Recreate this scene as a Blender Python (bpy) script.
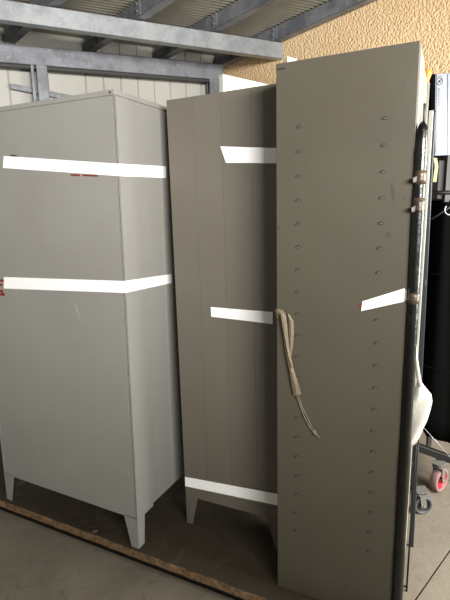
import bpy, bmesh, math, random
from mathutils import Vector, Matrix, Euler
R = math.radians
random.seed(7)
scn = bpy.context.scene
for o in list(bpy.data.objects): bpy.data.objects.remove(o)
COL = scn.collection

# ------------------------------------------------------------------ camera
F, PITCH, ROLL, EYE = 465.283, R(10.876), R(-1.004), 1.498
fw = Vector((0, math.cos(PITCH), -math.sin(PITCH)))
up = Vector((0, math.sin(PITCH), math.cos(PITCH)))
rt = Vector((1, 0, 0))
r2 = rt * math.cos(ROLL) + up * math.sin(ROLL)
u2 = up * math.cos(ROLL) - rt * math.sin(ROLL)
CAM = Vector((0, 0, EYE))
cd = bpy.data.cameras.new('camera'); cam = bpy.data.objects.new('camera', cd); COL.objects.link(cam)
cd.sensor_fit = 'VERTICAL'; cd.sensor_height = 36; cd.sensor_width = 27; cd.lens = F / 600 * 36
cd.clip_start = .05; cd.clip_end = 100
m = Matrix((r2, u2, -fw)).transposed().to_4x4(); m.translation = CAM
cam.matrix_world = m
scn.camera = cam

# ------------------------------------------------------------------ world, lights, exposure
w = bpy.data.worlds.new('daylight'); scn.world = w; w.use_nodes = True
bg = w.node_tree.nodes['Background']; bg.inputs[0].default_value = (.86, .93, 1.0, 1); bg.inputs[1].default_value = .3
def area(name, loc, target, sx, sy, power, col):
    l = bpy.data.lights.new(name, 'AREA'); l.shape = 'RECTANGLE'; l.size = sx; l.size_y = sy; l.energy = power; l.color = col
    o = bpy.data.objects.new(name, l); COL.objects.link(o); o.location = loc
    o.rotation_euler = (Vector(target) - Vector(loc)).to_track_quat('-Z', 'Y').to_euler(); return o
area('gate_daylight', (2.75, 1.0, 1.35), (1.0, 2.1, -.5), 1.6, 2.0, 260, (1.0, .97, .91))
area('yard_daylight', (1.75, -2.9, 2.35), (0.0, 2.5, 3.5), 2.4, 1.0, 680, (1.0, .975, .93))
vs = scn.view_settings; vs.view_transform = 'Standard'; vs.look = 'None'; vs.gamma = 1; vs.use_curve_mapping = False; vs.exposure = 0.0

# ------------------------------------------------------------------ geometry helpers
def ray(px, py): return (fw * F + r2 * (px - 225) - u2 * (py - 300)).normalized()
def at_y(px, py, y): d = ray(px, py); return CAM + d * (y / d.y)
def at_z(px, py, z): d = ray(px, py); return CAM + d * ((z - EYE) / d.z)
def at_plane(px, py, p, n): d = ray(px, py); return CAM + d * ((Vector(p) - CAM).dot(n) / d.dot(n))

def box(bm, lo, hi, mi=0, M=None):
    vs_ = [bm.verts.new((x, y, z)) for z in (lo[2], hi[2]) for y in (lo[1], hi[1]) for x in (lo[0], hi[0])]
    if M is not None:
        for v in vs_: v.co = M @ v.co
    for f in ((0,2,3,1),(4,5,7,6),(0,1,5,4),(2,6,7,3),(0,4,6,2),(1,3,7,5)):
        fc = bm.faces.new([vs_[i] for i in f]); fc.material_index = mi
    return vs_
def hexa(bm, pts, mi=0):   # 8 points: bottom ring 4, top ring 4
    v = [bm.verts.new(p) for p in pts]
    for f in ((3,2,1,0),(4,5,6,7),(0,1,5,4),(1,2,6,5),(2,3,7,6),(3,0,4,7)):
        fc = bm.faces.new([v[i] for i in f]); fc.material_index = mi
def beam_box(bm, a, b, side, upv, sw, sh, mi=0):
    """bar from a to b, side/up half-extents"""
    a, b = Vector(a), Vector(b); s = Vector(side).normalized() * sw / 2; h = Vector(upv).normalized() * sh / 2
    hexa(bm, [a-s-h, a+s-h, b+s-h, b-s-h, a-s+h, a+s+h, b+s+h, b-s+h], mi)
def tube(bm, pts, rad, n=16, mi=0, caps=True):
    pts = [Vector(p) for p in pts]; rings = []
    rad = rad if isinstance(rad, (list, tuple)) else [rad] * len(pts)
    t0 = (pts[1] - pts[0]).normalized(); ref = Vector((1,0,0)) if abs(t0.x) < .8 else Vector((0,1,0))
    a = t0.cross(ref).normalized()
    for i, p in enumerate(pts):
        t = (pts[min(i+1, len(pts)-1)] - pts[max(i-1, 0)]).normalized()
        a = (a - t * a.dot(t)).normalized(); b = t.cross(a)
        rings.append([bm.verts.new(p + (a * math.cos(k*2*math.pi/n) + b * math.sin(k*2*math.pi/n)) * rad[i]) for k in range(n)])
    for i in range(len(rings)-1):
        for k in range(n):
            f = bm.faces.new([rings[i][k], rings[i][(k+1)%n], rings[i+1][(k+1)%n], rings[i+1][k]]); f.smooth = True; f.material_index = mi
    if caps:
        for rg in (rings[0][::-1], rings[-1]): bm.faces.new(rg).material_index = mi
def obj(name, bm, mats, parent=None, bevel=0, smooth=False):
    bmesh.ops.recalc_face_normals(bm, faces=bm.faces[:])
    me = bpy.data.meshes.new(name); bm.to_mesh(me); bm.free()
    for mt in (mats if isinstance(mats, (list, tuple)) else [mats]): me.materials.append(mt)
    o = bpy.data.objects.new(name, me); COL.objects.link(o)
    if parent: o.parent = parent
    if smooth:
        for p in me.polygons: p.use_smooth = True
    if bevel:
        b = o.modifiers.new('bevel', 'BEVEL'); b.width = bevel; b.segments = 2; b.limit_method = 'ANGLE'
    return o
def tag(o, label, cat, group=None):
    o['label'] = label; o['category'] = cat
    if group: o['group'] = group
    return o
def thing(name, label, cat, M=None, group=None):
    o = bpy.data.objects.new(name, None); COL.objects.link(o); o.empty_display_size = .1
    if M is not None: o.matrix_world = M
    return tag(o, label, cat, group)
def struct(o): o['kind'] = 'structure'; return o
def BM(): return bmesh.new()
def centre(bm):   # move the mesh origin to its base; returns the offset
    xs = [v.co for v in bm.verts]
    c = Vector((sum(v.x for v in xs)/len(xs), sum(v.y for v in xs)/len(xs), min(v.z for v in xs)))
    for v in bm.verts: v.co -= c
    return c

# ------------------------------------------------------------------ materials
def mat(name, col, rough=.5, metal=0, noise=None, bump=None, spec=.5, coords='Object', coat=0):
    """noise: list of (scale, colour, lo, hi[, stretch]) layered over col; bump: (scale, strength, dist)"""
    M = bpy.data.materials.new(name); M.use_nodes = True; nt = M.node_tree; N = nt.nodes; L = nt.links
    p = N['Principled BSDF']; p.inputs['Roughness'].default_value = rough; p.inputs['Metallic'].default_value = metal
    p.inputs['Specular IOR Level'].default_value = spec; p.inputs['Coat Weight'].default_value = coat
    tc = N.new('ShaderNodeTexCoord')
    prev = None
    for nz in (noise or []):
        sc, c2, lo, hi = nz[:4]; st = nz[4] if len(nz) > 4 else (1,1,1)
        mp = N.new('ShaderNodeMapping'); mp.inputs['Scale'].default_value = st; mp.inputs['Location'].default_value = (random.random()*9,)*3
        L.new(tc.outputs[coords], mp.inputs['Vector'])
        t = N.new('ShaderNodeTexNoise'); t.inputs['Scale'].default_value = sc; t.inputs['Detail'].default_value = 6; t.inputs['Roughness'].default_value = .6
        L.new(mp.outputs[0], t.inputs['Vector'])
        mr = N.new('ShaderNodeMapRange'); mr.inputs['From Min'].default_value = lo; mr.inputs['From Max'].default_value = hi
        L.new(t.outputs['Fac'], mr.inputs['Value'])
        mx = N.new('ShaderNodeMix'); mx.data_type = 'RGBA'
        L.new(mr.outputs[0], mx.inputs['Factor'])
        if prev is None: mx.inputs['A'].default_value = (*col, 1)
        else: L.new(prev, mx.inputs['A'])
        mx.inputs['B'].default_value = (*c2, 1); prev = mx.outputs['Result']
    if prev is None: p.inputs['Base Color'].default_value = (*col, 1)
    else: L.new(prev, p.inputs['Base Color'])
    if bump:
        t = N.new('ShaderNodeTexNoise'); t.inputs['Scale'].default_value = bump[0]; t.inputs['Detail'].default_value = 4
        L.new(tc.outputs[coords], t.inputs['Vector'])
        b = N.new('ShaderNodeBump'); b.inputs['Strength'].default_value = bump[1]; b.inputs['Distance'].default_value = bump[2]
        L.new(t.outputs['Fac'], b.inputs['Height']); L.new(b.outputs[0], p.inputs['Normal'])
    return M

m_cabA = mat('light_grey_enamel', (0.262,0.257,0.239), .42, noise=[(1.6,(0.237,0.229,0.211),.4,.7),(60,(0.157,0.149,0.133),.72,.8)], bump=(3,.25,.01))
m_cabB = mat('putty_grey_enamel', (0.127,0.115,0.093), .5, noise=[(1.8,(0.113,0.101,0.080),.4,.7),(50,(0.087,0.079,0.061),.74,.8)], bump=(3,.25,.01))
m_cabC = mat('beige_grey_enamel', (0.072,0.064,0.046), .5, noise=[(2.2,(0.064,0.056,0.040),.4,.7),(40,(0.051,0.044,0.031),.74,.82)], bump=(2.5,.25,.01))
m_mark = mat('grubby_mark', (.045,.04,.032), .6)
m_seam = mat('joint_dirt_slot_shade', (.025,.024,.02), .7)  # dirt colour of the floor joint, and painted shade of the slot openings
m_tape = mat('white_tape', (.95,.95,.95), .35)
m_red = mat('red_print', (.20,.02,.016), .4)
m_clear = mat('clear_tape_end', (.27,.26,.23), .25, bump=(60,.8,.004))
m_galv = mat('galvanised_steel', (0.292,0.307,0.317), .42, .35, noise=[(9,(0.224,0.237,0.252),.42,.62),(40,(0.348,0.364,0.369),.55,.75)], bump=(30,.15,.003))
m_galvd = mat('weathered_galvanised_steel', (0.179,0.187,0.205), .5, .35, noise=[(7,(0.116,0.123,0.138),.42,.6),(25,(0.264,0.273,0.287),.58,.75)], bump=(30,.2,.003))
m_purlin = mat('shaded_galvanised_purlin', (0.192,0.200,0.216), .5, .3, noise=[(7,(0.120,0.128,0.144),.42,.6),(25,(0.336,0.344,0.352),.6,.75)], bump=(30,.2,.003))  # darker than the front beam: purlin shade is put into the colour
m_panel = mat('cream_sandwich_panel', (0.405,0.396,0.361), .5, noise=[(3,(0.370,0.361,0.326),.4,.7,(1,1,.25))])
m_white = mat('white_sheet_metal', (.68,.67,.63), .5, noise=[(3,(.62,.61,.57),.4,.7)])
m_roof = mat('roof_sheet', (0.170,0.160,0.127), .6, noise=[(4,(0.136,0.126,0.099),.4,.65)])
m_chip = mat('chipboard_edge', (.19,.115,.055), .9, noise=[(60,(.10,.06,.03),.45,.6),(18,(.27,.17,.09),.55,.7)], bump=(90,.8,.006))
m_blackp = mat('black_painted_steel', (.006,.006,.006), .5, spec=.25)
m_film = mat('glossy_black_wrapping', (.004,.005,.004), .25, noise=[(14,(.03,.035,.03),.6,.7,(1,1,.3))], bump=(22,.5,.006))
m_ktape = mat('brown_packing_tape', (0.044,0.029,0.017), .35, noise=[(30,(0.147,0.113,0.073),.55,.7)], bump=(50,.8,.004))
m_cream = mat('cream_profile', (0.300,0.294,0.258), .35)
m_upright = mat('blue_grey_steel', (.03,.036,.042), .35, .3, noise=[(30,(.35,.36,.36),.62,.72,(1,1,.3))])
m_bag = mat('white_plastic_bag', (0.372,0.360,0.318), .45, bump=(18,.5,.008))
m_dark = mat('black_fabric_cover', (.0025,.0025,.0025), 1.0, spec=.0, bump=(6,.6,.02))
m_dgrey = mat('dark_grey_plastic', (.022,.021,.019), .6)
m_rubber = mat('grey_rubber', (0.045,0.054,0.059), .6)
m_redw = mat('red_wheel_plastic', (.30,.006,.016), .5)
m_pink = mat('worn_grey_pink_tread', (.17,.105,.10), .8)
m_fork = mat('dull_zinc_fork', (.16,.155,.14), .5, .4)
m_silver = mat('silver_grey_carton', (0.214,0.230,0.270), .38, noise=[(20,(0.191,0.208,0.247),.45,.6)])
m_ink = mat('black_ink', (.02,.02,.02), .5)
m_orange = mat('orange_plastic', (.85,.27,.03), .4)
m_yellow = mat('yellow_green_tape', (0.132,0.138,0.018), .4)
m_brownwood = mat('dark_brown_wood', (.07,.045,.03), .6)
m_pap = mat('kraft_tape_backing', (0.180,0.145,0.095), .5, noise=[(25,(0.130,0.100,0.060),.45,.65,(3,3,.4))], bump=(40,.8,.004))

def add_nodes_stucco():
    M = bpy.data.materials.new('ochre_roughcast'); M.use_nodes = True; nt = M.node_tree; N = nt.nodes; L = nt.links; p = N['Principled BSDF']
    p.inputs['Roughness'].default_value = .9; p.inputs['Specular IOR Level'].default_value = .2
    tc = N.new('ShaderNodeTexCoord'); n1 = N.new('ShaderNodeTexNoise'); n1.inputs['Scale'].default_value = 1.2; n1.inputs['Detail'].default_value = 5
    L.new(tc.outputs['Object'], n1.inputs['Vector'])
    r = N.new('ShaderNodeValToRGB'); r.color_ramp.elements[0].position = .35; r.color_ramp.elements[0].color = (.62,.43,.24,1)
    r.color_ramp.elements[1].position = .65; r.color_ramp.elements[1].color = (.70,.51,.30,1)
    L.new(n1.outputs['Fac'], r.inputs[0]); L.new(r.outputs[0], p.inputs['Base Color'])
    n2 = N.new('ShaderNodeTexNoise'); n2.inputs['Scale'].default_value = 70; n2.inputs['Detail'].default_value = 5; n2.inputs['Roughness'].default_value = .6
    n3 = N.new('ShaderNodeTexVoronoi'); n3.inputs['Scale'].default_value = 60
    for n in (n2, n3): L.new(tc.outputs['Object'], n.inputs['Vector'])
    ad = N.new('ShaderNodeMath'); ad.operation = 'SUBTRACT'; L.new(n2.outputs['Fac'], ad.inputs[0]); L.new(n3.outputs['Distance'], ad.inputs[1])
    b = N.new('ShaderNodeBump'); b.inputs['Strength'].default_value = .8; b.inputs['Distance'].default_value = .012
    L.new(ad.outputs[0], b.inputs['Height']); L.new(b.outputs[0], p.inputs['Normal']); return M
m_ochre = add_nodes_stucco()

def mat_concrete(name, c1, c2, c3, joint=None):
    M = bpy.data.materials.new(name); M.use_nodes = True; nt = M.node_tree; N = nt.nodes; L = nt.links; p = N['Principled BSDF']
    p.inputs['Roughness'].default_value = .75; p.inputs['Specular IOR Level'].default_value = .3
    tc = N.new('ShaderNodeTexCoord')
    def noise(s, d=8, dist=0):
        n = N.new('ShaderNodeTexNoise'); n.inputs['Scale'].default_value = s; n.inputs['Detail'].default_value = d; n.inputs['Roughness'].default_value = .65
        n.inputs['Distortion'].default_value = dist; L.new(tc.outputs['Object'], n.inputs['Vector']); return n.outputs['Fac']
    def mix(fac, a, b):
        mx = N.new('ShaderNodeMix'); mx.data_type = 'RGBA'; L.new(fac, mx.inputs['Factor'])
        for k, v in (('A', a), ('B', b)):
            if isinstance(v, tuple): mx.inputs[k].default_value = (*v, 1)
            else: L.new(v, mx.inputs[k])
        return mx.outputs['Result']
    def mr(v, lo, hi):
        m_ = N.new('ShaderNodeMapRange'); m_.inputs['From Min'].default_value = lo; m_.inputs['From Max'].default_value = hi; L.new(v, m_.inputs['Value']); return m_.outputs[0]
    c = mix(mr(noise(2.2, 8, .6), .38, .62), c1, c2)
    c = mix(mr(noise(9, 6, 1.2), .56, .72), c, c3)
    # thin wandering dirt lines
    v = noise(3.1, 2, .4); s = N.new('ShaderNodeMath'); s.operation = 'SUBTRACT'; L.new(v, s.inputs[0]); s.inputs[1].default_value = .5
    a = N.new('ShaderNodeMath'); a.operation = 'ABSOLUTE'; L.new(s.outputs[0], a.inputs[0])
    c = mix(mr(a.outputs[0], .004, .0), c, c3) if joint else c
    L.new(c, p.inputs['Base Color'])
    b = N.new('ShaderNodeBump'); b.inputs['Strength'].default_value = .35; b.inputs['Distance'].default_value = .01
    L.new(noise(28, 6), b.inputs['Height']); L.new(b.outputs[0], p.inputs['Normal']); return M
m_floor = mat_concrete('worn_concrete', (.175,.152,.12), (.135,.117,.09), (.105,.088,.067))
m_board = mat_concrete('grimy_plywood', (.046,.035,.022), (.032,.024,.015), (.062,.048,.032), 1)

# ------------------------------------------------------------------ the setting
DC = 4.9                                             # distance of the back corner
BY = R(24)
ub = Vector((math.cos(BY), math.sin(BY), 0)); ob = Vector((math.sin(BY), -math.cos(BY), 0))   # along back wall / along ochre wall towards viewer
CORNER = Vector((0.0, DC, 0))
FZ = -.072                                            # concrete level; the cabinets' board top is z = 0
SL = .14
PD = Vector((math.sin(R(47)), -math.cos(R(47)), 0)); PN = Vector((math.cos(R(47)), math.sin(R(47)), 0))   # ochre wall and purlins run askew to the back wall
SL = 0.0
def back_pt(px, py, off=0): return at_plane(px, py, CORNER + ob * off, -ob)
def ochre_pt(px, py): return at_plane(px, py, CORNER, -PN)

# floor: two slabs with a joint between
j0, j1 = at_z(415, 600, FZ), at_z(450, 550, FZ)
jd = (j1 - j0).normalized(); jn = Vector((jd.y, -jd.x, 0))
bm = BM()
for s in (1, -1):
    a, b = j0 - jd * 6, j0 + jd * 9
    o1, o2 = jn * (.004 if s > 0 else -.004), jn * (3.5 if s > 0 else -9)
    q = [a+o1, b+o1, b+o2, a+o2]
    hexa(bm, [Vector((p.x, p.y, FZ-.1)) for p in q] + [Vector((p.x, p.y, FZ)) for p in q])
a, b = j0 - jd*6, j0 + jd*9
q = [a - jn*.004, b - jn*.004, b + jn*.004, a + jn*.004]
hexa(bm, [Vector((p.x, p.y, FZ-.1)) for p in q] + [Vector((p.x, p.y, FZ-.012)) for p in q], 1)
struct(obj('floor', bm, [m_floor, m_seam]))

# unseen wall behind the viewpoint, added to shade the floor and lower cabinets
bm = BM(); box(bm, (-4.5, -1.75, FZ), (3.2, -1.6, 1.78)); struct(obj('wall_front_blocker', bm, m_panel))
# back wall: cream panels with pressed seams
def ribbed(name, origin, along, length, z0, z1, out, seams, depth, width, m_, th=.05):
    bm = BM(); prof = [(0, 0)]
    for s in seams: prof += [(s - width/2, 0), (s, -depth), (s + width/2, 0)]
    prof.append((length, 0)); fr = []
    for (s, d) in prof:
        p = origin + along * s + out * d; fr.append((bm.verts.new((p.x, p.y, z0)), bm.verts.new((p.x, p.y, z1))))
    bk = []
    for s in (0, length):
        p = origin + along * s - out * th; bk.append((bm.verts.new((p.x, p.y, z0)), bm.verts.new((p.x, p.y, z1))))
    for i in range(len(fr)-1): bm.faces.new([fr[i][0], fr[i+1][0], fr[i+1][1], fr[i][1]])
    bm.faces.new([bk[0][0], bk[0][1], bk[1][1], bk[1][0]])
    bm.faces.new([fr[0][0], fr[0][1], bk[0][1], bk[0][0]]); bm.faces.new([fr[-1][0], bk[1][0], bk[1][1], fr[-1][1]])
    bm.faces.new([v[0] for v in fr] + [bk[1][0], bk[0][0]]); bm.faces.new([v[1] for v in fr][::-1] + [bk[0][1], bk[1][1]])
    return obj(name, bm, m_)
BL = 5.5
seams = []; s = 0.06
while s < BL: seams.append(BL - s); s += .155 if s < 1.2 else .62
ROOFZ0 = 3.02
struct(ribbed('wall_back', CORNER - ub * BL, ub, BL, FZ, ROOFZ0 + .05, ob, sorted(seams), .008, .014, m_panel))
struct(ribbed('wall_left_blocker', CORNER - ub*BL + ob*7.5, -ob, 7.5, FZ, ROOFZ0 + .05, ub, [.6*i for i in range(1,12)], .008, .014, m_panel))  # unseen left side, added to cut the ambient light

# beams
B1R = ochre_pt(281, 52); d1 = (CORNER - B1R).dot(-ob) * -1          # distance in front of the back wall
OFF1 = (B1R - CORNER).dot(ob)
B1L = back_pt(-30, 7.0, OFF1); B1Rr = back_pt(281, 52, OFF1)
hb = 14.7 / F * (B1Rr - CAM).dot(fw)
UP = Vector((0, 0, 1))
def channel(bm, a, b, side, upv, sw, sh, t=.006, mi=0):
    """C section opening towards +side"""
    a, b = Vector(a), Vector(b); s = Vector(side).normalized(); h = Vector(upv).normalized()
    for c, w_, h_ in ((-s*(sw/2 - t/2), t, sh), (h*(sh/2 - t/2), sw, t), (-h*(sh/2 - t/2), sw, t),
                      (s*(sw/2-t/2) + h*(sh/2-.012), t, .018), (s*(sw/2-t/2) - h*(sh/2-.012), t, .018)):
        beam_box(bm, a + c, b + c, s, h, w_, h_, mi)
bm = BM(); channel(bm, B1L, B1Rr, -ob, UP, .07, hb)
struct(obj('trim_1', bm, m_galv, bevel=.002))
B2L, B2R = back_pt(-30, 52.0, .10), back_pt(221, 73.5, .10)
h2 = 14.5 / F * (B2R - CAM).dot(fw)
bm = BM(); beam_box(bm, B2L, B2R, ob, UP, .10, h2)
struct(obj('trim_2', bm, m_galvd, bevel=.006))
# track strip under the rear beam
bm = BM(); dz = Vector((0,0,-(h2/2 + .012))); beam_box(bm, B2L + dz, B2R + dz - ub*.1, ob, UP, .05, .022)
struct(obj('trim_3', bm, m_dgrey))

# roof
zb1 = B1Rr.z + hb/2                                   # purlin underside at front beam
PH = .12
R1, R2, R3 = B1L + UP*hb/2, B1Rr + UP*hb/2, B2R + UP*h2/2
RN = (R2 - R1).cross(R3 - R1).normalized()
def base_z(p): return R1.z - ((p.x - R1.x)*RN.x + (p.y - R1.y)*RN.y) / RN.z      # plane resting on both beams
# ochre wall on the right, ends where the gate opening begins beyond the frame
bm = BM(); a = CORNER + ub * 0.0; e = CORNER + PD * 2.75
pts_ = [a, e, e + PN*.2, a + PN*.2]
hexa(bm, [Vector((p.x, p.y, FZ)) for p in pts_] + [Vector((p.x, p.y, base_z(p) + PH - .004)) for p in pts_])
struct(obj('wall_right', bm, m_ochre))
bm = BM()
offs0, offs1 = -.1, 8.2
n = int((offs1 - offs0) / .038)
rows = []
for i in range(n * 2 + 1):
    off = offs0 + i * .019; row = []
    for sx in (-5.6, 4.0):
        p = CORNER + ob*off + ub*sx; row.append(bm.verts.new((p.x, p.y, base_z(p) + PH + (.018 if i % 2 else 0))))
    rows.append(row)
for i in range(len(rows)-1): bm.faces.new([rows[i][0], rows[i+1][0], rows[i+1][1], rows[i][1]])
top = []
for off in (offs0, offs0 + n*.038):
    row = []
    for sx in (-5.6, 4.0):
        p = CORNER + ob*off + ub*sx; row.append(bm.verts.new((p.x, p.y, base_z(p) + PH + .06)))
    top.append(row)
bm.faces.new([top[0][0], top[1][0], top[1][1], top[0][1]])
struct(obj('ceiling', bm, m_roof))

# purlins (galvanised C sections running to the back) and their brackets
def purlin(px, py):
    p = back_pt(px, py, OFF1); return p
ss = [purlin(50, 4), purlin(137, 16), purlin(212, 28), purlin(262, 37)]
ss = [ss[0]*2 - ss[1]] + ss
ss[-1] = ss[-1] - PN * (ss[-1] - CORNER).dot(PN) - PN * .05
for i, p0 in enumerate(ss):
    w_ = .075
    p0 = Vector((p0.x, p0.y, 0)); tb = ((CORNER - p0).dot(ob) + .03) / PD.dot(ob)      # reaches the back wall here
    def pt(t, dz=0): q = p0 + PD * t; return Vector((q.x, q.y, base_z(q) + PH/2 + dz))
    bm = BM(); channel(bm, pt(tb), pt(4.2), PN, UP, w_, PH - .008, .005)
    for t0 in (.07, tb + .24):      # bolted cleats over the two beams
        c = pt(t0) - PN * (w_/2 + .006)
        beam_box(bm, c - PD*.03, c + PD*.03, PN, UP, .008, .10)
        for dz in (-.025, .025): tube(bm, [c + Vector((0,0,dz)) - PN*.004, c + Vector((0,0,dz)) - PN*.018], .009, 6)
    struct(obj('trim_%d' % (i + 4), bm, m_purlin, bevel=.0015))

# posts of the back frame
def post(px0, px1, pytop, name):
    a = back_pt(px0, pytop, .10); b = back_pt(px1, pytop, .10); wd = (b - a).dot(ub); mid = (a + b) / 2
    zt = mid.z
    bm = BM(); c0 = Vector((mid.x, mid.y, FZ)); c1 = Vector((mid.x, mid.y, zt))
    channel(bm, c0, c1, -ub, ob, wd, .09, .006)
    tube(bm, [c0 + ob*.045 + Vector((0,0,zt-FZ-.30)), c0 + ob*.052 + Vector((0,0,zt-FZ-.30))], .009, 8)
    return struct(obj(name, bm, m_galvd, bevel=.002))
post(35.5, 46.5, 63, 'trim_9'); post(29.8, 33.0, 62.5, 'trim_12'); post(208, 219, 78, 'trim_10')
a, b = back_pt(10.5, 86.5, .03), back_pt(72, 98.5, .03)
bm = BM(); beam_box(bm, a, b, ob, UP, .035, .042)
o = struct(obj('trim_11', bm, m_galvd, bevel=.003))

# white insulated panel leaning at the corner, below the ochre plaster
p0, p1 = at_z(223, 74, 2.32), at_z(278, 86.5, 2.32)
bm = BM(); dd = (p1 - p0).normalized(); t = Vector((-dd.y, dd.x, 0)) * .04
hexa(bm, [Vector((p0.x,p0.y,FZ)), Vector((p1.x,p1.y,FZ)), Vector((p1.x,p1.y,FZ))+t, Vector((p0.x,p0.y,FZ))+t, p0, p1, p1+t, p0+t])
c = centre(bm); o = obj('insulated_panel', bm, m_white, bevel=.003); o.location = c
tag(o, 'bright white sheet panel standing behind the middle cabinet, below the ochre wall', 'panel')

# ------------------------------------------------------------------ board under the cabinets
YAW = R(-26.663)
def frame(x, y, yw=0, t0=0, t1=0, z=0):
    return Matrix.Translation((x, y, z)) @ Matrix.Rotation(YAW + yw, 4, 'Z') @ Matrix.Rotation(t0, 4, 'Y') @ Matrix.Rotation(t1, 4, 'X')
MA = frame(-.410, 1.856, 0, R(.389), R(.017))
MB_ = frame(-.205, 2.035, R(.72), R(-.729), R(.075))
MC = frame(.193, 1.633, R(1.149), R(-.301), R(.32))
e0, e1 = at_z(0, 500, 0), at_z(236.5, 588, 0)      # front edge of the board runs nearly parallel to the cabinets
MP = Matrix.Translation(at_z(138, 551.3, 0)) @ Matrix.Rotation(math.atan2(e1.y - e0.y, e1.x - e0.x), 4, 'Z')
pb = thing('platform_board', 'dirty chipboard platform with a ragged brown edge, under the three grey cabinets', 'board', MP @ Matrix.Translation((0,0,FZ)))
bm = BM()
X0, X1, Y0, Y1 = -1.9, 1.06, 0.0, 1.05
BT, BH = -FZ, -FZ - .038
# top sheet with a slightly ragged front edge
nseg = 90; tp = []; bt = []
for i in range(nseg + 1):
    x = X0 + (X1 - X0) * i / nseg; r_ = random.uniform(-.003, .003)
    tp.append((bm.verts.new((x, Y0 + r_, BT)), bm.verts.new((x, Y1, BT)))); bt.append((bm.verts.new((x, Y0 + r_*.5 - .001, BH)), bm.verts.new((x, Y1, BH))))
for i in range(nseg):
    bm.faces.new([tp[i][0], tp[i+1][0], tp[i+1][1], tp[i][1]]).material_index = 0
    bm.faces.new([bt[i][0], bt[i][1], bt[i+1][1], bt[i+1][0]]).material_index = 1
    bm.faces.new([tp[i][0], bt[i][0], bt[i+1][0], tp[i+1][0]]).material_index = 1
    bm.faces.new([tp[i][1], tp[i+1][1], bt[i+1][1], bt[i][1]]).material_index = 1
bm.faces.new([tp[0][0], tp[0][1], bt[0][1], bt[0][0]]).material_index = 1
bm.faces.new([tp[-1][0], bt[-1][0], bt[-1][1], tp[-1][1]]).material_index = 1
obj('sheet', bm, [m_board, m_chip], pb)
for y in (Y0 + .012, .5, .95):
    bm = BM(); box(bm, (X0 + .02, y, 0), (X1 - .02, y + .06, BH)); obj('gap_shade_runner', bm, m_blackp, pb)  # black colour stands in for the shade of the gap under the sheet

# ------------------------------------------------------------------ cabinets
H = 1.95
def leg(parent, M_, x, y, sx, sy, hl, w0, w1, d0, d1, m_, gusset=0):
    """folded sheet leg at corner (x,y); sx, sy point into the cabinet; drops straight onto the board"""
    bm = BM(); t = .0025
    def P(a, b, z): return Vector((x + sx*a, y + sy*b, z))
    hexa(bm, [P(0,0,0), P(w1,0,0), P(w1,t,0), P(0,t,0), P(0,0,hl), P(w0,0,hl), P(w0,t,hl), P(0,t,hl)])
    hexa(bm, [P(0,0,0), P(0,d1,0), P(t,d1,0), P(t,0,0), P(0,0,hl), P(0,d0,hl), P(t,d0,hl), P(t,0,hl)])
    return obj('leg', bm, m_, parent, bevel=.001)
def panels(bm, edges, z0, z1, face, off, gap=.0025, th=.004):
    """row of thin panels standing proud of a face; face 'f' = y=0 plane, 's' = x=off plane facing +x"""
    for a, b in zip(edges[:-1], edges[1:]):
        if face == 'f': box(bm, (a + gap/2, -th, z0), (b - gap/2, .001, z1))
        else: box(bm, (off - .001, a + gap/2, z0), (off + th, b - gap/2, z1))
def face_pts(M_, plane, pts, lift):
    """photo points onto a cabinet face, returned in the cabinet's own frame"""
    Mi = M_.inverted()
    p0, n = (Vector((0,-lift,0)), Vector((0,-1,0))) if plane == 'f' else (Vector((lift,0,0)), Vector((1,0,0)))
    wp_, wn = M_ @ p0, (M_.to_3x3() @ n)
    return [Mi @ at_plane(px, py, wp_, wn) for px, py in pts]
def tape_piece(bm, q, n, mi=0):
    n = Vector(n) * .0012
    hexa(bm, [q[0]-n, q[1]-n, q[2]-n, q[3]-n, q[0]+n*0, q[1]+n*0, q[2]+n*0, q[3]+n*0], mi)
FN, SN = (0,-1,0), (1,0,0)

# A: big cabinet on the left
hlA = .155; WA, DA = .866, .52
A = thing('metal_cabinet', 'wide light grey steel cabinet at the left, two white tapes wrapped round its corner', 'cabinet', MA)
bm = BM(); box(bm, (-WA, .004, hlA), (0-.004, DA, H - .004)); obj('body', bm, m_cabA, A, bevel=.002)
bm = BM(); box(bm, (-WA, 0, H - .020), (0, DA, H)); 
obj('top_rim', bm, m_cabA, A, bevel=.003)
bm = BM(); panels(bm, [-WA + .014, -.012], hlA + .012, H - .024, 'f', 0, .002, .0)
bm.free(); bm = BM(); box(bm, (-WA + .016, .0005, hlA), (-.0125, .006, H - .0235)); box(bm, (-.0105, 0, hlA), (0, .006, H - .0225)); box(bm, (-WA, 0, hlA), (-WA+.0135, .006, H - .0225))
# shallow pressed-in dent crease on the lower half
dent = face_pts(MA, 'f', [(63,292),(70,297),(76,307),(79,318),(80,330)], 0)
obj('back_panel', bm, m_cabA, A, bevel=.0008)
bm = BM(); tube(bm, [Vector((p.x, .0012, p.z)) for p in dent], [.0002,.0016,.002,.0016,.0002], 8); obj('dent_crease', bm, m_cabA, A)
bm = BM()
for a_, b_ in ((0, .158), (.161, .288), (.291, DA)): box(bm, (-.006, a_, hlA), (0, b_, H - .0225))
obj('side_panel', bm, m_cabA, A, bevel=.001)
bm = BM(); box(bm, (-.010, .0, hlA - .018), (-.004, .13, hlA)); box(bm, (-WA, .0, hlA - .006), (0, .006, hlA)); obj('skirt', bm, m_cabA, A)
for x, sx in ((0, -1), (-WA, 1)):
    for y, sy in ((0, 1), (DA, -1)): leg(A, MA, x, y, sx, sy, hlA, .075, .040, .058 if x == 0 else .04, .046 if x == 0 else .015, m_cabA)
bm = BM(); q = face_pts(MA, 'f', [(110, 90.5)], 0)[0]; tube(bm, [(q.x, .001, H - .010), (q.x, -.002, H - .010)], .004, 10); obj('rivet', bm, m_ink, A)
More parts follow.
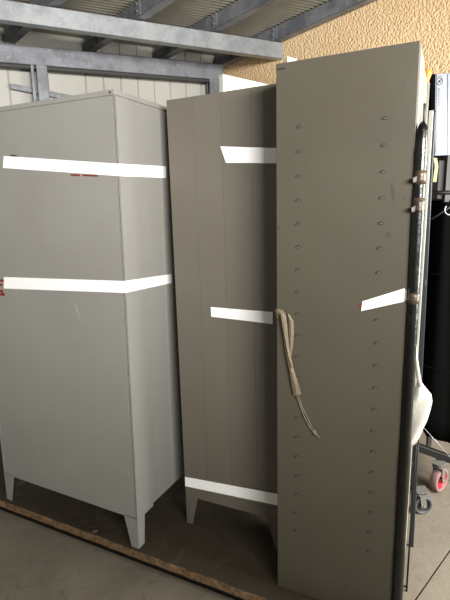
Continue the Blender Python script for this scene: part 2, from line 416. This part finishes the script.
for (fq, sq) in (([(4,156),(3,168),(120.3,176),(119.6,163.6)], [(165.8,166.3),(165.8,178)]),
                 ([(4,277),(4,288.5),(125.8,293),(125.2,281)], [(171.5,274),(171.5,283)])):
    bm = BM(); q = face_pts(MA, 'f', fq, .0005); s2 = face_pts(MA, 's', sq, .0005)
    q[2].x = q[3].x = .0005; 
    tape_piece(bm, [q[0], q[1], q[2], q[3]], (0,1,0))
    for v in bm.verts: pass
    tape_piece(bm, [Vector((.0005, -.0017, q[3].z)), Vector((.0005, -.0017, q[2].z)), s2[1], s2[0]], (-1,0,0))
    o = obj('packing_tape', bm, m_tape, A); o['label'] = 'white tape strip'
def scraps(parent, M_, items):
    for plane, pts, m_, nm in items:
        bm = BM(); q = face_pts(M_, plane, pts, .0003); tape_piece(bm, q, (0,1,0) if plane == 'f' else (-1,0,0)); obj(nm, bm, m_, parent)
scraps(A, MA, [
    ('f', [(-2,155),(-2,167),(4,168),(4,156.5)], m_clear, 'tape_end'),
    ('f', [(-2,277),(-2,297),(9,296),(7,288)], m_clear, 'tape_end'),
    ('f', [(8,288),(10,295),(18,300),(17,289)], m_clear, 'tape_end'),
])
for pts in ([(-1,279),(-1,281),(4,282),(4,280)], [(-1,283.5),(-1,286),(2.5,286),(2.5,284)], [(-1,289.5),(-1,292),(3,292.5),(3,290)], [(1,292.5),(0,295.5),(4.5,296),(5,293)],
            [(71,174.2),(71,175.6),(80,176),(80,174.4)], [(83,174.4),(83,175.9),(98,176.5),(98,175)]):
    rd = BM(); tape_piece(rd, face_pts(MA, 'f', pts, .0016), (0,1,0)); o = obj('red_print', rd, m_red, A); o['label'] = 'fragment of red lettering'
rd = BM(); tape_piece(rd, face_pts(MA, 'f', [(11,154.6),(10,156.2),(18,156.6),(16,155)], .0003), (0,1,0)); o = obj('tape_end', rd, m_mark, A)

# B: middle cabinet
hlB = .147; WB, DB = .50, .45
B = thing('metal_cabinet', 'narrower grey steel cabinet in the middle, its face in four strips with three white tapes', 'cabinet', MB_)
bm = BM(); box(bm, (0, .0022, hlB), (WB, DB, H)); obj('body', bm, m_cabB, B, bevel=.002)
bm = BM()
for i in range(4): box(bm, (i*.125 + (.0005 if i else 0), 0, hlB + .052), ((i+1)*.125 - (.0005 if i < 3 else 0), .005, H - .001))
obj('front_panel', bm, m_cabB, B, bevel=.0005)
bm = BM(); box(bm, (0, -.001, hlB), (WB, .005, hlB + .049)); obj('plinth', bm, m_cabB, B, bevel=.001)
leg(B, MB_, 0, -.001, 1, 1, hlB, .066, .032, .058, .04, m_cabB)
leg(B, MB_, WB, -.001, -1, 1, hlB, .085, .04, .058, .04, m_cabB)
leg(B, MB_, 0, DB, 1, -1, hlB, .066, .032, .058, .04, m_cabB)
leg(B, MB_, WB, DB, -1, -1, hlB, .066, .032, .058, .04, m_cabB)
for fq in ([(220.5,146.5),(226,162.8),(278,163.4),(278,148)], [(210.8,307),(211.4,316.6),(272.8,324),(272.8,312)], [(185.2,476.8),(185.2,486),(278,505.4),(278,494)]):
    bm = BM(); tape_piece(bm, face_pts(MB_, 'f', fq, .0015), (0,1,0)); o = obj('packing_tape', bm, m_tape, B); o['label'] = 'white tape strip'
for (px, py) in ((187.5,173.5),(252.5,168),(265,170),(267,430)):
    bm = BM(); q = face_pts(MB_, 'f', [(px, py)], 0)[0]; bmesh.ops.create_uvsphere(bm, u_segments=10, v_segments=6, radius=.006, matrix=Matrix.Translation(q) @ Matrix.Diagonal((1,.25,.7,1)))
    obj('dimple', bm, m_cabB, B, smooth=True)

# C: tall side of a shelving cabinet, nearest
HC, WC, DC_ = 1.963, .433, .38
C = thing('shelving_cabinet', 'tall beige grey cabinet at the right, narrow side with two rows of punched slots', 'cabinet', MC)
bm = BM(); box(bm, (0, .003, 0), (WC - .002, DC_, HC)); obj('body', bm, m_cabC, C, bevel=.0015)
bm = BM(); box(bm, (0, 0, 0.0), (WC, .004, HC)); 
sp = obj('side_panel', bm, m_cabC, C, bevel=.0015)
# punched shelf slots: a pressed half-dome with a dark crescent over it, shade of the opening put into the colour
def slot(bm, cx, cz, s=1.0):
    n = 10; a = .0110 * s; h = .0105 * s
    rim = [(cx + a*math.cos(t), cz + h*math.sin(t)) for t in [math.pi*i/n for i in range(n+1)]]
    v0 = [bm.verts.new((x, .0004, z)) for x, z in rim]
    mid = [bm.verts.new((cx + (x-cx)*.66 - .0012, -.0026, cz + (z-cz)*.58)) for x, z in rim]
    out = [bm.verts.new((cx + (x-cx)*.70 - .0012, -.0004, cz + (z-cz)*.62)) for x, z in rim]
    top = bm.verts.new((cx - .0006, -.0034, cz + h*.2)); 
    for i in range(n):
        f = bm.faces.new([v0[i], v0[i+1], out[i+1], out[i]]); f.material_index = 1      # shade of the opening as dark colour
        bm.faces.new([out[i], out[i+1], mid[i+1], mid[i]])
        bm.faces.new([mid[i], mid[i+1], top])
    bm.faces.new([out[0], mid[0], top, mid[-1], out[-1]])
for k in range(20):
    z = 1.758 - k * .0782
    for x in (.0785, .3455):
        if k == 7 and x > .2: continue      # under the tape
        bm = BM(); slot(bm, x + (.003 if (x > .2 and k > 8) else 0), z, .95 if x > .2 else 1); 
        for v in bm.verts: v.co.y -= .0012
        obj('shelf_slot', bm, [m_cabC, m_seam], C)
# grubby marks and scuffs
def blob(M_, px, py, rx, rz, rot=0, y=-.0003):
    bm = BM()
    q = face_pts(M_, 'f', [(px, py)], 0)[0]; n = 18; vs_ = []
    for i in range(n):
        t = 2*math.pi*i/n; k = 1 + random.uniform(-.2,.2); a, b = rx*k*math.cos(t), rz*k*math.sin(t)
        vs_.append(bm.verts.new((q.x + a*math.cos(rot) - b*math.sin(rot), y, q.z + a*math.sin(rot) + b*math.cos(rot))))
    bm.faces.new(vs_)
    o = obj('scuff_mark', bm, m_mark, C); o['label'] = 'dark scuff mark'
blob(MC, 388, 235.5, .010, .009); blob(MC, 393, 192, .006, .028, .15); blob(MC, 404, 199, .003, .006)
blob(MC, 278, 228, .008, .004, -.4); blob(MC, 325, 190, .002, .002); blob(MC, 403, 83, .003, .003); blob(MC, 347, 586, .010, .004, .3)
bm = BM(); q = face_pts(MC, 'f', [(280.5, 69)], 0)[0]; box(bm, (q.x-.014, -.0006, q.z-.0025), (q.x+.014, .001, q.z+.0025)); obj('slit', bm, m_ink, C)
# right hand side of C: the closed door seen edge on
bm = BM(); box(bm, (WC - .002, .014, .03), (WC + .004, .20, HC - .012)); box(bm, (WC - .002, .203, .03), (WC + .006, DC_ - .004, HC - .03))
o = obj('door', bm, mat('cream_door_enamel', (.25,.24,.205), .45), C, bevel=.001)
bm = BM()
for z in (1.80, 1.0, .3):
    bm = BM(); tube(bm, [(WC + .008, .21, z - .03), (WC + .008, .21, z + .03)], .006, 10); obj('hinge', bm, m_dgrey, o)
bm = BM(); tape_piece(bm, face_pts(MC, 'f', [(362.5,301.3),(361.2,311),(404,301.5),(404.5,288.3)], .0015), (0,1,0)); o = obj('packing_tape', bm, m_tape, C); o['label'] = 'white tape strip'
scraps(C, MC, [('f', [(360,304),(359.6,308.5),(363,310),(362.6,303)], m_red, 'red_print'), ('f', [(403,288),(403,301),(406.5,300),(407,290)], m_clear, 'tape_end')])

# peeled packing tape hanging from the left edge of C
def ribbon(bm, M_, path, th=.0009, mi=0):
    """path: (px, py, half width in px, lift)"""
    rows = []
    for px, py, hw, lf in path:
        a, b = face_pts(M_, 'f', [(px-hw, py + hw*.25), (px+hw, py - hw*.25)], lf)
        c = (a + b)/2 + Vector((0, -.004, 0))
        a2, b2, c2 = a + Vector((0, th, 0)), b + Vector((0, th, 0)), c + Vector((0, th, 0))
        rows.append([bm.verts.new(v) for v in (a, c, b, b2, c2, a2)])
    for r0, r1 in zip(rows[:-1], rows[1:]):
        for k in range(6): bm.faces.new([r0[k], r0[(k+1) % 6], r1[(k+1) % 6], r1[k]]).material_index = mi
    for r0 in (rows[0][::-1], rows[-1]): bm.faces.new(r0)
bm = BM()
ribbon(bm, MC, [(277,309,2.2,.003),(279.5,311,3.5,.008),(283,316,2.8,.012),(284.5,326,2.6,.012),(286,340,2.4,.012),(288,354,2.0,.013),(291.5,370,2.2,.014),(294.5,382,3.0,.013),(297.5,395,3.8,.012)])
ribbon(bm, MC, [(288,314,.8,.003),(291,321,2.4,.004),(291.2,335,2.6,.005),(290.5,348,2.3,.004),(289.6,358,1.3,.003)])
def thread(pts, r, lf):
    q = face_pts(MC, 'f', pts, lf); tube(bm, q, r, 6)
thread([(296,393),(300,405),(304,416),(309,426),(314,433),(320,438)], .0022, .006)
thread([(298.5,395),(302,407),(307,417),(311.5,427),(315,431),(318,436)], .0016, .006)
thread([(313,429),(316,433),(313.5,435)], .003, .006)
thread([(281,313),(283,326),(286,342),(288.5,356),(292,368)], .0018, .019)
o = obj('peeled_tape', bm, m_pap, C); o['label'] = 'torn brown tape hanging in a twist'
bm = BM(); ribbon(bm, MC, [(275.3,309,.6,.002),(276.5,312,1.6,.006),(277.5,318,1.0,.004)]); 
o = obj('tape_end', bm, m_ktape, C); o['label'] = 'curled brown tape end'

# small things on the board
bm = BM(); q = at_z(22, 484, .0); tube(bm, [(0,0,0),(0,0,.006),(0,0,.008)], [.03,.03,.026], 20)  # thin black disc drawn in place of a dark hand hole
o = obj('hand_hole_disc', bm, m_ink, bevel=.001); o.location = q; tag(o, 'small black disc for a dark hand hole in the board behind the far left leg', 'hand_hole')
bm = BM(); bmesh.ops.create_icosphere(bm, subdivisions=2, radius=.012, matrix=Matrix.Diagonal((1.4,.8,.5,1)))  # dark lump added in place of a notch in the board edge
for v in bm.verts: v.co += Vector((random.uniform(-.002,.002),)*3) + Vector((0,0,.006))
q = at_z(95, 532, 0); o = obj('notch_lump', bm, m_brownwood); o.location = (q.x, q.y, 0); tag(o, 'dark lump in place of a debris at the front edge of the board', 'notch')

# ------------------------------------------------------------------ bundle leaning beside the shelving cabinet
MCg = MC.copy()
def cpt(u, v, z): return MC @ Vector((u, v, z))
ZB = FZ
# black wrapped pole
u0, v0 = WC + .0185, .002
base = cpt(u0, v0, ZB); base.z = ZB; topp = cpt(u0, v0, 1.742)
pole = thing('wrapped_pole', 'thick pole in shiny black wrap with brown tape bands, upright beside the tall cabinet', 'pole', Matrix.Translation(base))
L_ = topp - base
def along(t): return L_ * t
bm = BM(); ts = [0,.02] + [.05*i for i in range(1, 20)] + [.965,.985,.995,1.0]
rr = []
for i, t in enumerate(ts): rr.append(.0182 + random.uniform(-.0012,.0012))
rr[0] = .014; rr[-4] = .017; rr[-3] = .0155; rr[-2] = .011; rr[-1] = .004
tube(bm, [along(t) for t in ts], rr, 20); obj('pole', bm, m_film, pole)
for z0, z1, lab in ((1.565, 1.605, 1), (1.475, 1.525, 1), (1.20, 1.235, 0)):
    bm = BM(); t0, t1 = (z0 - base.z)/L_.z, (z1 - base.z)/L_.z
    tube(bm, [along(t0), along((t0*2+t1)/3), along((t0+2*t1)/3), along(t1)], [.0182,.0190,.0185,.0188], 18)
    if lab:   # torn flap
        p = along(t0 + (t1-t0)*.4)
        fl = [p + Vector((-.014, -.012, .008)), p + Vector((-.028, -.014, .002)), p + Vector((-.024, -.014, -.012)), p + Vector((-.014, -.012, -.008))]
        hexa(bm, [q_ for q_ in fl] + [q_ + Vector((0,-.002,0)) for q_ in fl])
    obj('tape_band', bm, m_ktape, pole)
# cream flat strip behind the pole
b_ = at_z(408.5, 680, ZB); 
def stand(name, label, cat, px, py, build, z=ZB):
    p = at_z(px, py, z); t = thing(name, label, cat, Matrix.Translation(p)); build(t, p); return t
ux = (MC.to_3x3() @ Vector((1,0,0))); uy = (MC.to_3x3() @ Vector((0,1,0)))
bm = BM(); p = cpt(.459, .09, ZB); p.z = ZB
beam_box(bm, (0,0,0), (0,0,1.86), ux, uy, .012, .030)
o = obj('metal_strip', bm, m_cream, bevel=.001); o.location = p; tag(o, 'cream flat metal strip standing between the black pole and the rolling rack', 'strip')
# two thin black frames whose ends stop at the floor
for px, py, hgt, lab in ((406.5, 591, .95, 'thin black rod nearest the viewer, its foot on the sunlit floor'),):
    p = at_z(px, py, ZB); bm = BM(); tube(bm, [(0,0,0),(0,0,hgt)], .004, 8); tube(bm, [(0,0,.02),(-.03,.01,.02)], .004, 8)
    o = obj('thin_rod', bm, m_blackp); o.location = p; tag(o, lab, 'rod')

# rolling rack with casters
pr = at_z(411.5, 546, ZB)
rack = thing('rolling_rack', 'dark steel rack with thin uprights and a grey caster, behind the black pole', 'rack', Matrix.Translation(pr))
def loc(p): return Vector(p) - pr
tp_ = at_y(433.4, 112, pr.y + .03) - pr
bm = BM(); beam_box(bm, (0,0,.0), tp_, ux, uy, .018, .018); obj('upright', bm, m_upright, rack, bevel=.002)
pc = at_z(424, 513, ZB); pk = pc - pr
sh_ = Vector((-.055,.04,0)); t2 = tp_ + (pk + sh_)*.55; t2.z = tp_.z
bm = BM(); beam_box(bm, pk + sh_ + Vector((0,0,.11)), t2, ux, uy, .014, .014); obj('upright', bm, m_upright, rack, bevel=.002)
bm = BM(); beam_box(bm, Vector((0,0,.12)), pk + sh_ + Vector((0,0,.12)), ux, UP, .016, .016); obj('rail', bm, m_upright, rack)
bm = BM(); beam_box(bm, tp_, t2, ux, UP, .016, .016); obj('rail', bm, m_upright, rack)
def caster(parent, c, r, wd, ax, m_hub, m_tread, m_fork, swivel=Vector((0,0,0))):
    """c = wheel centre in the parent's frame, ax = axle direction"""
    ax = Vector(ax).normalized(); fwd = ax.cross(UP)
    bm = BM()
    for s in (-1, 1):
        o_ = ax * s * (wd/2 + .006)
        beam_box(bm, c + o_ + Vector((0,0,-.006)), c + o_ + Vector((0,0,r + .016)) + fwd * .012, ax, fwd, .003, .030)
    beam_box(bm, c + fwd*.012 - ax*(wd/2+.008) + Vector((0,0,r+.016)), c + fwd*.012 + ax*(wd/2+.008) + Vector((0,0,r+.016)), fwd, UP, .05, .004)
    tube(bm, [c + fwd*.012 + Vector((0,0,r+.014)), c + fwd*.012 + Vector((0,0,r+.034))], .016, 12)
    beam_box(bm, c + fwd*.012 - ax*.03 + Vector((0,0,r+.036)), c + fwd*.012 + ax*.03 + Vector((0,0,r+.036)), fwd, UP, .07, .004)
    tube(bm, [c - ax*(wd/2+.012), c + ax*(wd/2+.012)], .006, 10)
    k = obj('caster', bm, m_fork, parent)
    def ring(r0, r1, h, mi, bm):   # annulus with chamfer, around the axle
        prof = [(r0,-h),(r1-.004,-h),(r1,-h+.005),(r1,h-.005),(r1-.004,h),(r0,h)]
        n = 32; rg = []
        for i in range(n):
            t = 2*math.pi*i/n; d = fwd*math.cos(t) + UP*math.sin(t); rg.append([bm.verts.new(c + d*a + ax*b) for a, b in prof])
        for i in range(n):
            for j in range(6):
                f = bm.faces.new([rg[i][j], rg[(i+1)%n][j], rg[(i+1)%n][(j+1)%6], rg[i][(j+1)%6]]); f.material_index = mi; f.smooth = True
    bm = BM(); ring(r*.74, r, wd/2, 0, bm); wh = obj('wheel', bm, m_tread, k)
    bm = BM(); ring(r*.66, r*.76, wd/2 - .002, 0, bm); ring(.007, .016, wd/2, 0, bm); tube(bm, [c - ax*.004, c + ax*.004], r*.72, 28); obj('hub', bm, m_hub, k)
caster(rack, pk + Vector((-.012, .0, .050)), .050, .028, Vector((.1,-.99,0)), m_dgrey, m_rubber, m_fork)
# arm, brace, hook seen against the dark cover
ya = (pr + pk).y + .04
a0, a1 = loc(at_y(433, 193, ya)), loc(at_y(470, 192, ya + .02))
bm = BM(); tube(bm, [a0, a1], .010, 10); obj('arm', bm, m_blackp, rack)
bm = BM(); tube(bm, [loc(at_y(432, 219, ya)), loc(at_y(462, 199, ya + .02))], .005, 8); obj('brace', bm, m_blackp, rack)
bm = BM(); hc = loc(at_y(450, 207, ya)); tube(bm, [hc + Vector((math.cos(t)*.024, 0, math.sin(t)*.024 - .012)) for t in [math.pi*(.75 + i*.11) for i in range(12)]], .003, 8); obj('hook', bm, m_galv, rack)
for (x0,y0,x1,y1) in ((430,273,462,276),(421,365,462,374)):
    bm = BM(); a_, b_ = loc(at_y(x0,y0,ya+.03)), loc(at_y(x1,y1,ya+.05)); md = (a_+b_)/2 + Vector((0,0,-.004)); tube(bm, [a_, md, b_], .003, 8); obj('cable', bm, m_dark, rack)
bm = BM(); tube(bm, [loc(at_y(424,428,ya)), loc(at_y(462,470,ya))], .0018, 6); obj('wire', bm, m_galv, rack)
bm = BM(); pts = [at_y(435,158,ya-.01), at_y(436.5,166,ya-.01), at_y(435.5,174,ya-.01), at_y(434.5,182,ya-.01)]
for a_, b_ in zip(pts[:-1], pts[1:]): beam_box(bm, loc(a_), loc(b_), (1,0,0), (0,1,0), .016, .004)
o = obj('tape_scrap', bm, m_yellow, rack); o['label'] = 'yellow-green tape scrap'
# white plastic bag hanging on the rack, with its long twisted handle
yb_ = 1.46
hp = at_y(417, 325, yb_)
bag = thing('plastic_bag', 'limp white plastic bag hanging by a long handle beside the black pole', 'bag', Matrix.Translation(at_y(412, 446, yb_)))
bl = at_y(412, 446, yb_)
rows = [(420,383,2.2),(420.5,388,5.2),(421.5,394,9.2),(420.5,400,11.4),(418.6,410,11.6),(416.8,420,10.6),(414.6,428,8.6),(413,436,6.6),(411.5,442,4.6),(411,445,2.6)]
bm = BM(); rg = []
sk = random.Random(3)
for (cx, cy, hw) in rows:
    c = at_y(cx, cy, yb_) - bl; wd_ = (at_y(cx+hw, cy, yb_) - at_y(cx-hw, cy, yb_)).length/2
    rg.append([bm.verts.new(c + Vector((math.cos(t)*wd_, math.sin(t)*min(.022, wd_*.7)*(1 + .35*math.cos(3*t+cy*.13)), sk.uniform(-.002,.002)))) for t in [2*math.pi*k/18 for k in range(18)]])
for a_, b_ in zip(rg[:-1], rg[1:]):
    for k in range(18): bm.faces.new([a_[k], a_[(k+1)%18], b_[(k+1)%18], b_[k]]).smooth = True
bm.faces.new(rg[0][::-1]); bm.faces.new(rg[-1]); obj('pouch', bm, m_bag, bag)
bm = BM()
for pts in ([(420,386),(418.6,378),(417,366),(415.5,352),(415,338),(416,326)], [(416.5,326),(415,340),(413.2,356),(412.6,376),(412.2,398)]):
    tube(bm, [at_y(x, y, yb_ - .005) - bl for x, y in pts], [.008,.007,.006,.005,.005,.003], 10) if len(pts) == 6 else tube(bm, [at_y(x, y, yb_) - bl for x, y in pts], .004, 8)
obj('handle', bm, m_bag, bag)

# black covered cart with a red caster
pw = at_z(440, 490, ZB)
cart = thing('covered_cart', 'tall cart under a black cover, with a red wheel, at the right edge', 'cart', Matrix.Translation(pw))
yq = pw.y + .03
def cl(px, py, dy=0): return at_y(px, py, yq + dy) - pw
dp = Vector((.06, .34, 0))
bm = BM()
front = [cl(426,436), cl(470,450), cl(480,202), cl(443,202)]
n = 10; rings = []
for i in range(n + 1):
    t = i / n; a_ = front[0].lerp(front[3], t); b_ = front[1].lerp(front[2], t)
    w_ = (b_ - a_); row = []
    for k in range(9):
        row.append(bm.verts.new(a_ + w_*(k/8) + Vector((0, .012*math.sin(k*2.1 + i*.35) , 0))))
    for k in range(9): row.append(bm.verts.new(b_ + dp - w_*(k/8)))
    rings.append(row)
for r0, r1 in zip(rings[:-1], rings[1:]):
    for k in range(18): bm.faces.new([r0[k], r0[(k+1)%18], r1[(k+1)%18], r1[k]]).smooth = True
bm.faces.new(rings[0][::-1]); bm.faces.new(rings[-1]); obj('cover', bm, m_dark, cart)
bm = BM(); beam_box(bm, cl(415,446), cl(475,468), (0,1,0), UP, .04, .045); 
obj('base_bar', bm, m_blackp, cart, bevel=.006)
caster(cart, Vector((-.010, 0, .068)), .068, .042, Vector((.6,-.8,0)), m_redw, m_pink, m_fork)

# grey box / board behind it, carton with the prohibition mark on top
yg = yq + .42
gb = thing('storage_box', 'dark grey box on a brown shelf, below the silver carton', 'box', Matrix.Translation(at_y(446, 200, yg)))
g0 = at_y(446, 200, yg)
bm = BM(); q = [at_y(437,199,yg), at_y(470,203,yg), at_y(472,162,yg), at_y(439,160,yg)]
hexa(bm, [v - g0 for v in q] + [v - g0 + Vector((0,.22,0)) for v in q]); obj('box', bm, m_dgrey, gb, bevel=.004)
bm = BM(); q = [at_y(444,190,yg-.006), at_y(466,192,yg-.006), at_y(467,168,yg-.006), at_y(445,166,yg-.006)]
hexa(bm, [v - g0 for v in q] + [v - g0 + Vector((0,.008,0)) for v in q]); o = obj('panel', bm, m_dgrey, gb, bevel=.002)
# shelving standing on the floor that carries the box and the carton
sh_z = at_y(446, 155.5, yg).z; s0 = at_y(436, 300, yg + .04)
fr = thing('steel_shelving', 'dark steel shelving behind the black cart, carrying the silver carton', 'shelving', Matrix.Translation((s0.x, s0.y, ZB)))
def sl(p): return Vector(p) - Vector((s0.x, s0.y, ZB))
bm = BM(); q = [Vector((s0.x - .01, yg - .02, 0)), Vector((s0.x + .42, yg - .02, 0)), Vector((s0.x + .42, yg + .26, 0)), Vector((s0.x - .01, yg + .26, 0))]
hexa(bm, [sl(v + Vector((0,0,sh_z-.02))) for v in q] + [sl(v + Vector((0,0,sh_z))) for v in q]); obj('shelf', bm, m_brownwood, fr, bevel=.002)
zl = at_y(446, 202, yg).z
bm = BM(); hexa(bm, [sl(v + Vector((0,0,zl-.02))) for v in q] + [sl(v + Vector((0,0,zl))) for v in q]); obj('shelf', bm, m_blackp, fr, bevel=.002)
for v in q:
    bm = BM(); v_ = Vector((v.x, v.y, 0)); beam_box(bm, sl(v_ + Vector((0,0,ZB))), sl(v_ + Vector((0,0,sh_z))), (1,0,0), (0,1,0), .025, .025); obj('post', bm, m_dgrey, fr)
bm = BM(); a_ = Vector((s0.x, yg + .25, 0)); hexa(bm, [sl(v) for v in (Vector((a_.x, a_.y, .4)), Vector((a_.x+.4, a_.y, .4)), Vector((a_.x+.4, a_.y+.01, .4)), Vector((a_.x, a_.y+.01, .4)), Vector((a_.x, a_.y, sh_z-.02)), Vector((a_.x+.4, a_.y, sh_z-.02)), Vector((a_.x+.4, a_.y+.01, sh_z-.02)), Vector((a_.x, a_.y+.01, sh_z-.02)))]); obj('back_sheet', bm, m_dgrey, fr)

c0 = at_y(438, 155.5, yg)
ct = thing('silver_carton', 'silver-grey carton with a round prohibition mark and a black side edge', 'carton', Matrix.Translation((c0.x, c0.y, sh_z)))
def cc(px, py, dy=0): return at_y(px, py, yg + dy) - Vector((c0.x, c0.y, sh_z))
bl_, tl_ = cc(434.5,155), cc(435,73.5); br_, tr_ = cc(475,160), cc(482,72)
for v in (bl_, br_): v.z = 0
bm = BM(); hexa(bm, [bl_, br_, br_ + Vector((.0,.2,0)), bl_ + Vector((.0,.2,0)), tl_, tr_, tr_ + Vector((0,.2,0)), tl_ + Vector((0,.2,0))]); obj('box', bm, m_silver, ct, bevel=.004)
bm = BM(); a_, b_ = [cc(432.2,152,-.006), cc(434.8,155,-.006), cc(435.6,73.5,-.006), cc(430.4,74.5,-.006)], None
hexa(bm, a_ + [v + Vector((0,.05,0)) for v in a_]); o = obj('edge_profile', bm, m_dark, ct, bevel=.002); o['label'] = 'black edge profile'
bm = BM()
for x in (436.6, 447.8):
    tube(bm, [cc(x, 74, -.002), cc(x - .4, 154, -.002)], .002, 6)
obj('crease', bm, m_white if False else m_silver, ct)
def mark_ring(bm, cx, cy, r, w_, yy):
    c = cc(cx, cy, yy); n = 28; s = r * yg / F
    vs_ = []
    for i in range(n):
        t = 2*math.pi*i/n; vs_.append((bm.verts.new(c + Vector((math.cos(t)*s, 0, math.sin(t)*s*1.05))), bm.verts.new(c + Vector((math.cos(t)*(s-w_), 0, math.sin(t)*(s-w_)*1.05)))))
    for i in range(n): bm.faces.new([vs_[i][0], vs_[(i+1)%n][0], vs_[(i+1)%n][1], vs_[i][1]])
    d = Vector((.7,0,.7)); p_ = Vector((-.7,0,.7)) * w_*.5
    bm.faces.new([bm.verts.new(c + d*s - p_), bm.verts.new(c + d*s + p_), bm.verts.new(c - d*s + p_), bm.verts.new(c - d*s - p_)])
    d2 = Vector((-.7,0,.7))*s*.4
    bm.faces.new([bm.verts.new(c + d2 + d*s*.15), bm.verts.new(c + d2 - d*s*.15), bm.verts.new(c - d2 - d*s*.15), bm.verts.new(c - d2 + d*s*.15)])
bm = BM(); mark_ring(bm, 439.6, 81.3, 3.2, .0035, -.0035)
# tiny line of print running down the carton (too small to read in the photo) and the short line above the mark
x_, y_ = 439, 88.0
rp = random.Random(5)
while y_ < 106:
    hgt = rp.uniform(.5, 1.1)
    a_ = [cc(x_-.9, y_+hgt*.6, -.0035), cc(x_+rp.uniform(.3,1.0), y_+hgt*.6, -.0035), cc(x_+rp.uniform(.3,1.0), y_, -.0035), cc(x_-.9, y_, -.0035)]
    bm.faces.new([bm.verts.new(v) for v in a_]); y_ += hgt + .45
for xx in (437.5, 439.5, 441.5):
    a_ = [cc(xx, 76.5, -.0035), cc(xx+1.2, 76.3, -.0035), cc(xx+1.2, 75.8, -.0035), cc(xx, 76, -.0035)]; bm.faces.new([bm.verts.new(v) for v in a_])
o = obj('print', bm, m_ink, ct); o['label'] = 'black printed prohibition mark and small lettering'
# orange thing behind
yo = 2.35
og = at_y(428, 84, yo)
bm = BM(); rg = []
for (cx, cy, hw) in ((427.5,84,1.2),(427.6,80,1.6),(428,77,2.4),(428.6,74,3.0),(428.6,71.5,3.0),(427.6,69.6,2.0),(427,69,.6)):
    c = at_y(cx, cy, yo) - og; wd_ = hw*yo/F; rg.append([bm.verts.new(c + Vector((math.cos(t)*wd_, math.sin(t)*wd_*.8, 0))) for t in [2*math.pi*k/12 for k in range(12)]])
for a_, b_ in zip(rg[:-1], rg[1:]):
    for k in range(12): bm.faces.new([a_[k], a_[(k+1)%12], b_[(k+1)%12], b_[k]]).smooth = True
bm.faces.new(rg[0]); bm.faces.new(rg[-1])
stk_top = og
tube(bm, [Vector((0,0,.005)), Vector((0,0,-(og.z - ZB)))], .008, 10, mi=1)
o = obj('orange_topped_pole', bm, [m_orange, m_cream]); 
for v in o.data.vertices: v.co.z += og.z - ZB
o.location = (og.x, og.y, ZB); tag(o, 'pale pole with a small bright orange top, behind the tall cabinet', 'pole')
# white strip end above the tall cabinet
yp = 3.6
pa = at_y(287, 56, yp); pb_ = at_y(297, 59, yp)
bm = BM(); W_ = pb_.x - pa.x
hexa(bm, [(0,0,0),(W_,0,0),(W_,.03,0),(0,.03,0),(0,0,pa.z-ZB),(W_,0,pb_.z-ZB),(W_,.03,pb_.z-ZB),(0,.03,pa.z-ZB)])
o = obj('white_board', bm, m_white, bevel=.002); o.location = (pa.x, pa.y, ZB); tag(o, 'narrow white board end peeking over the tall cabinet, against the ochre wall', 'board')
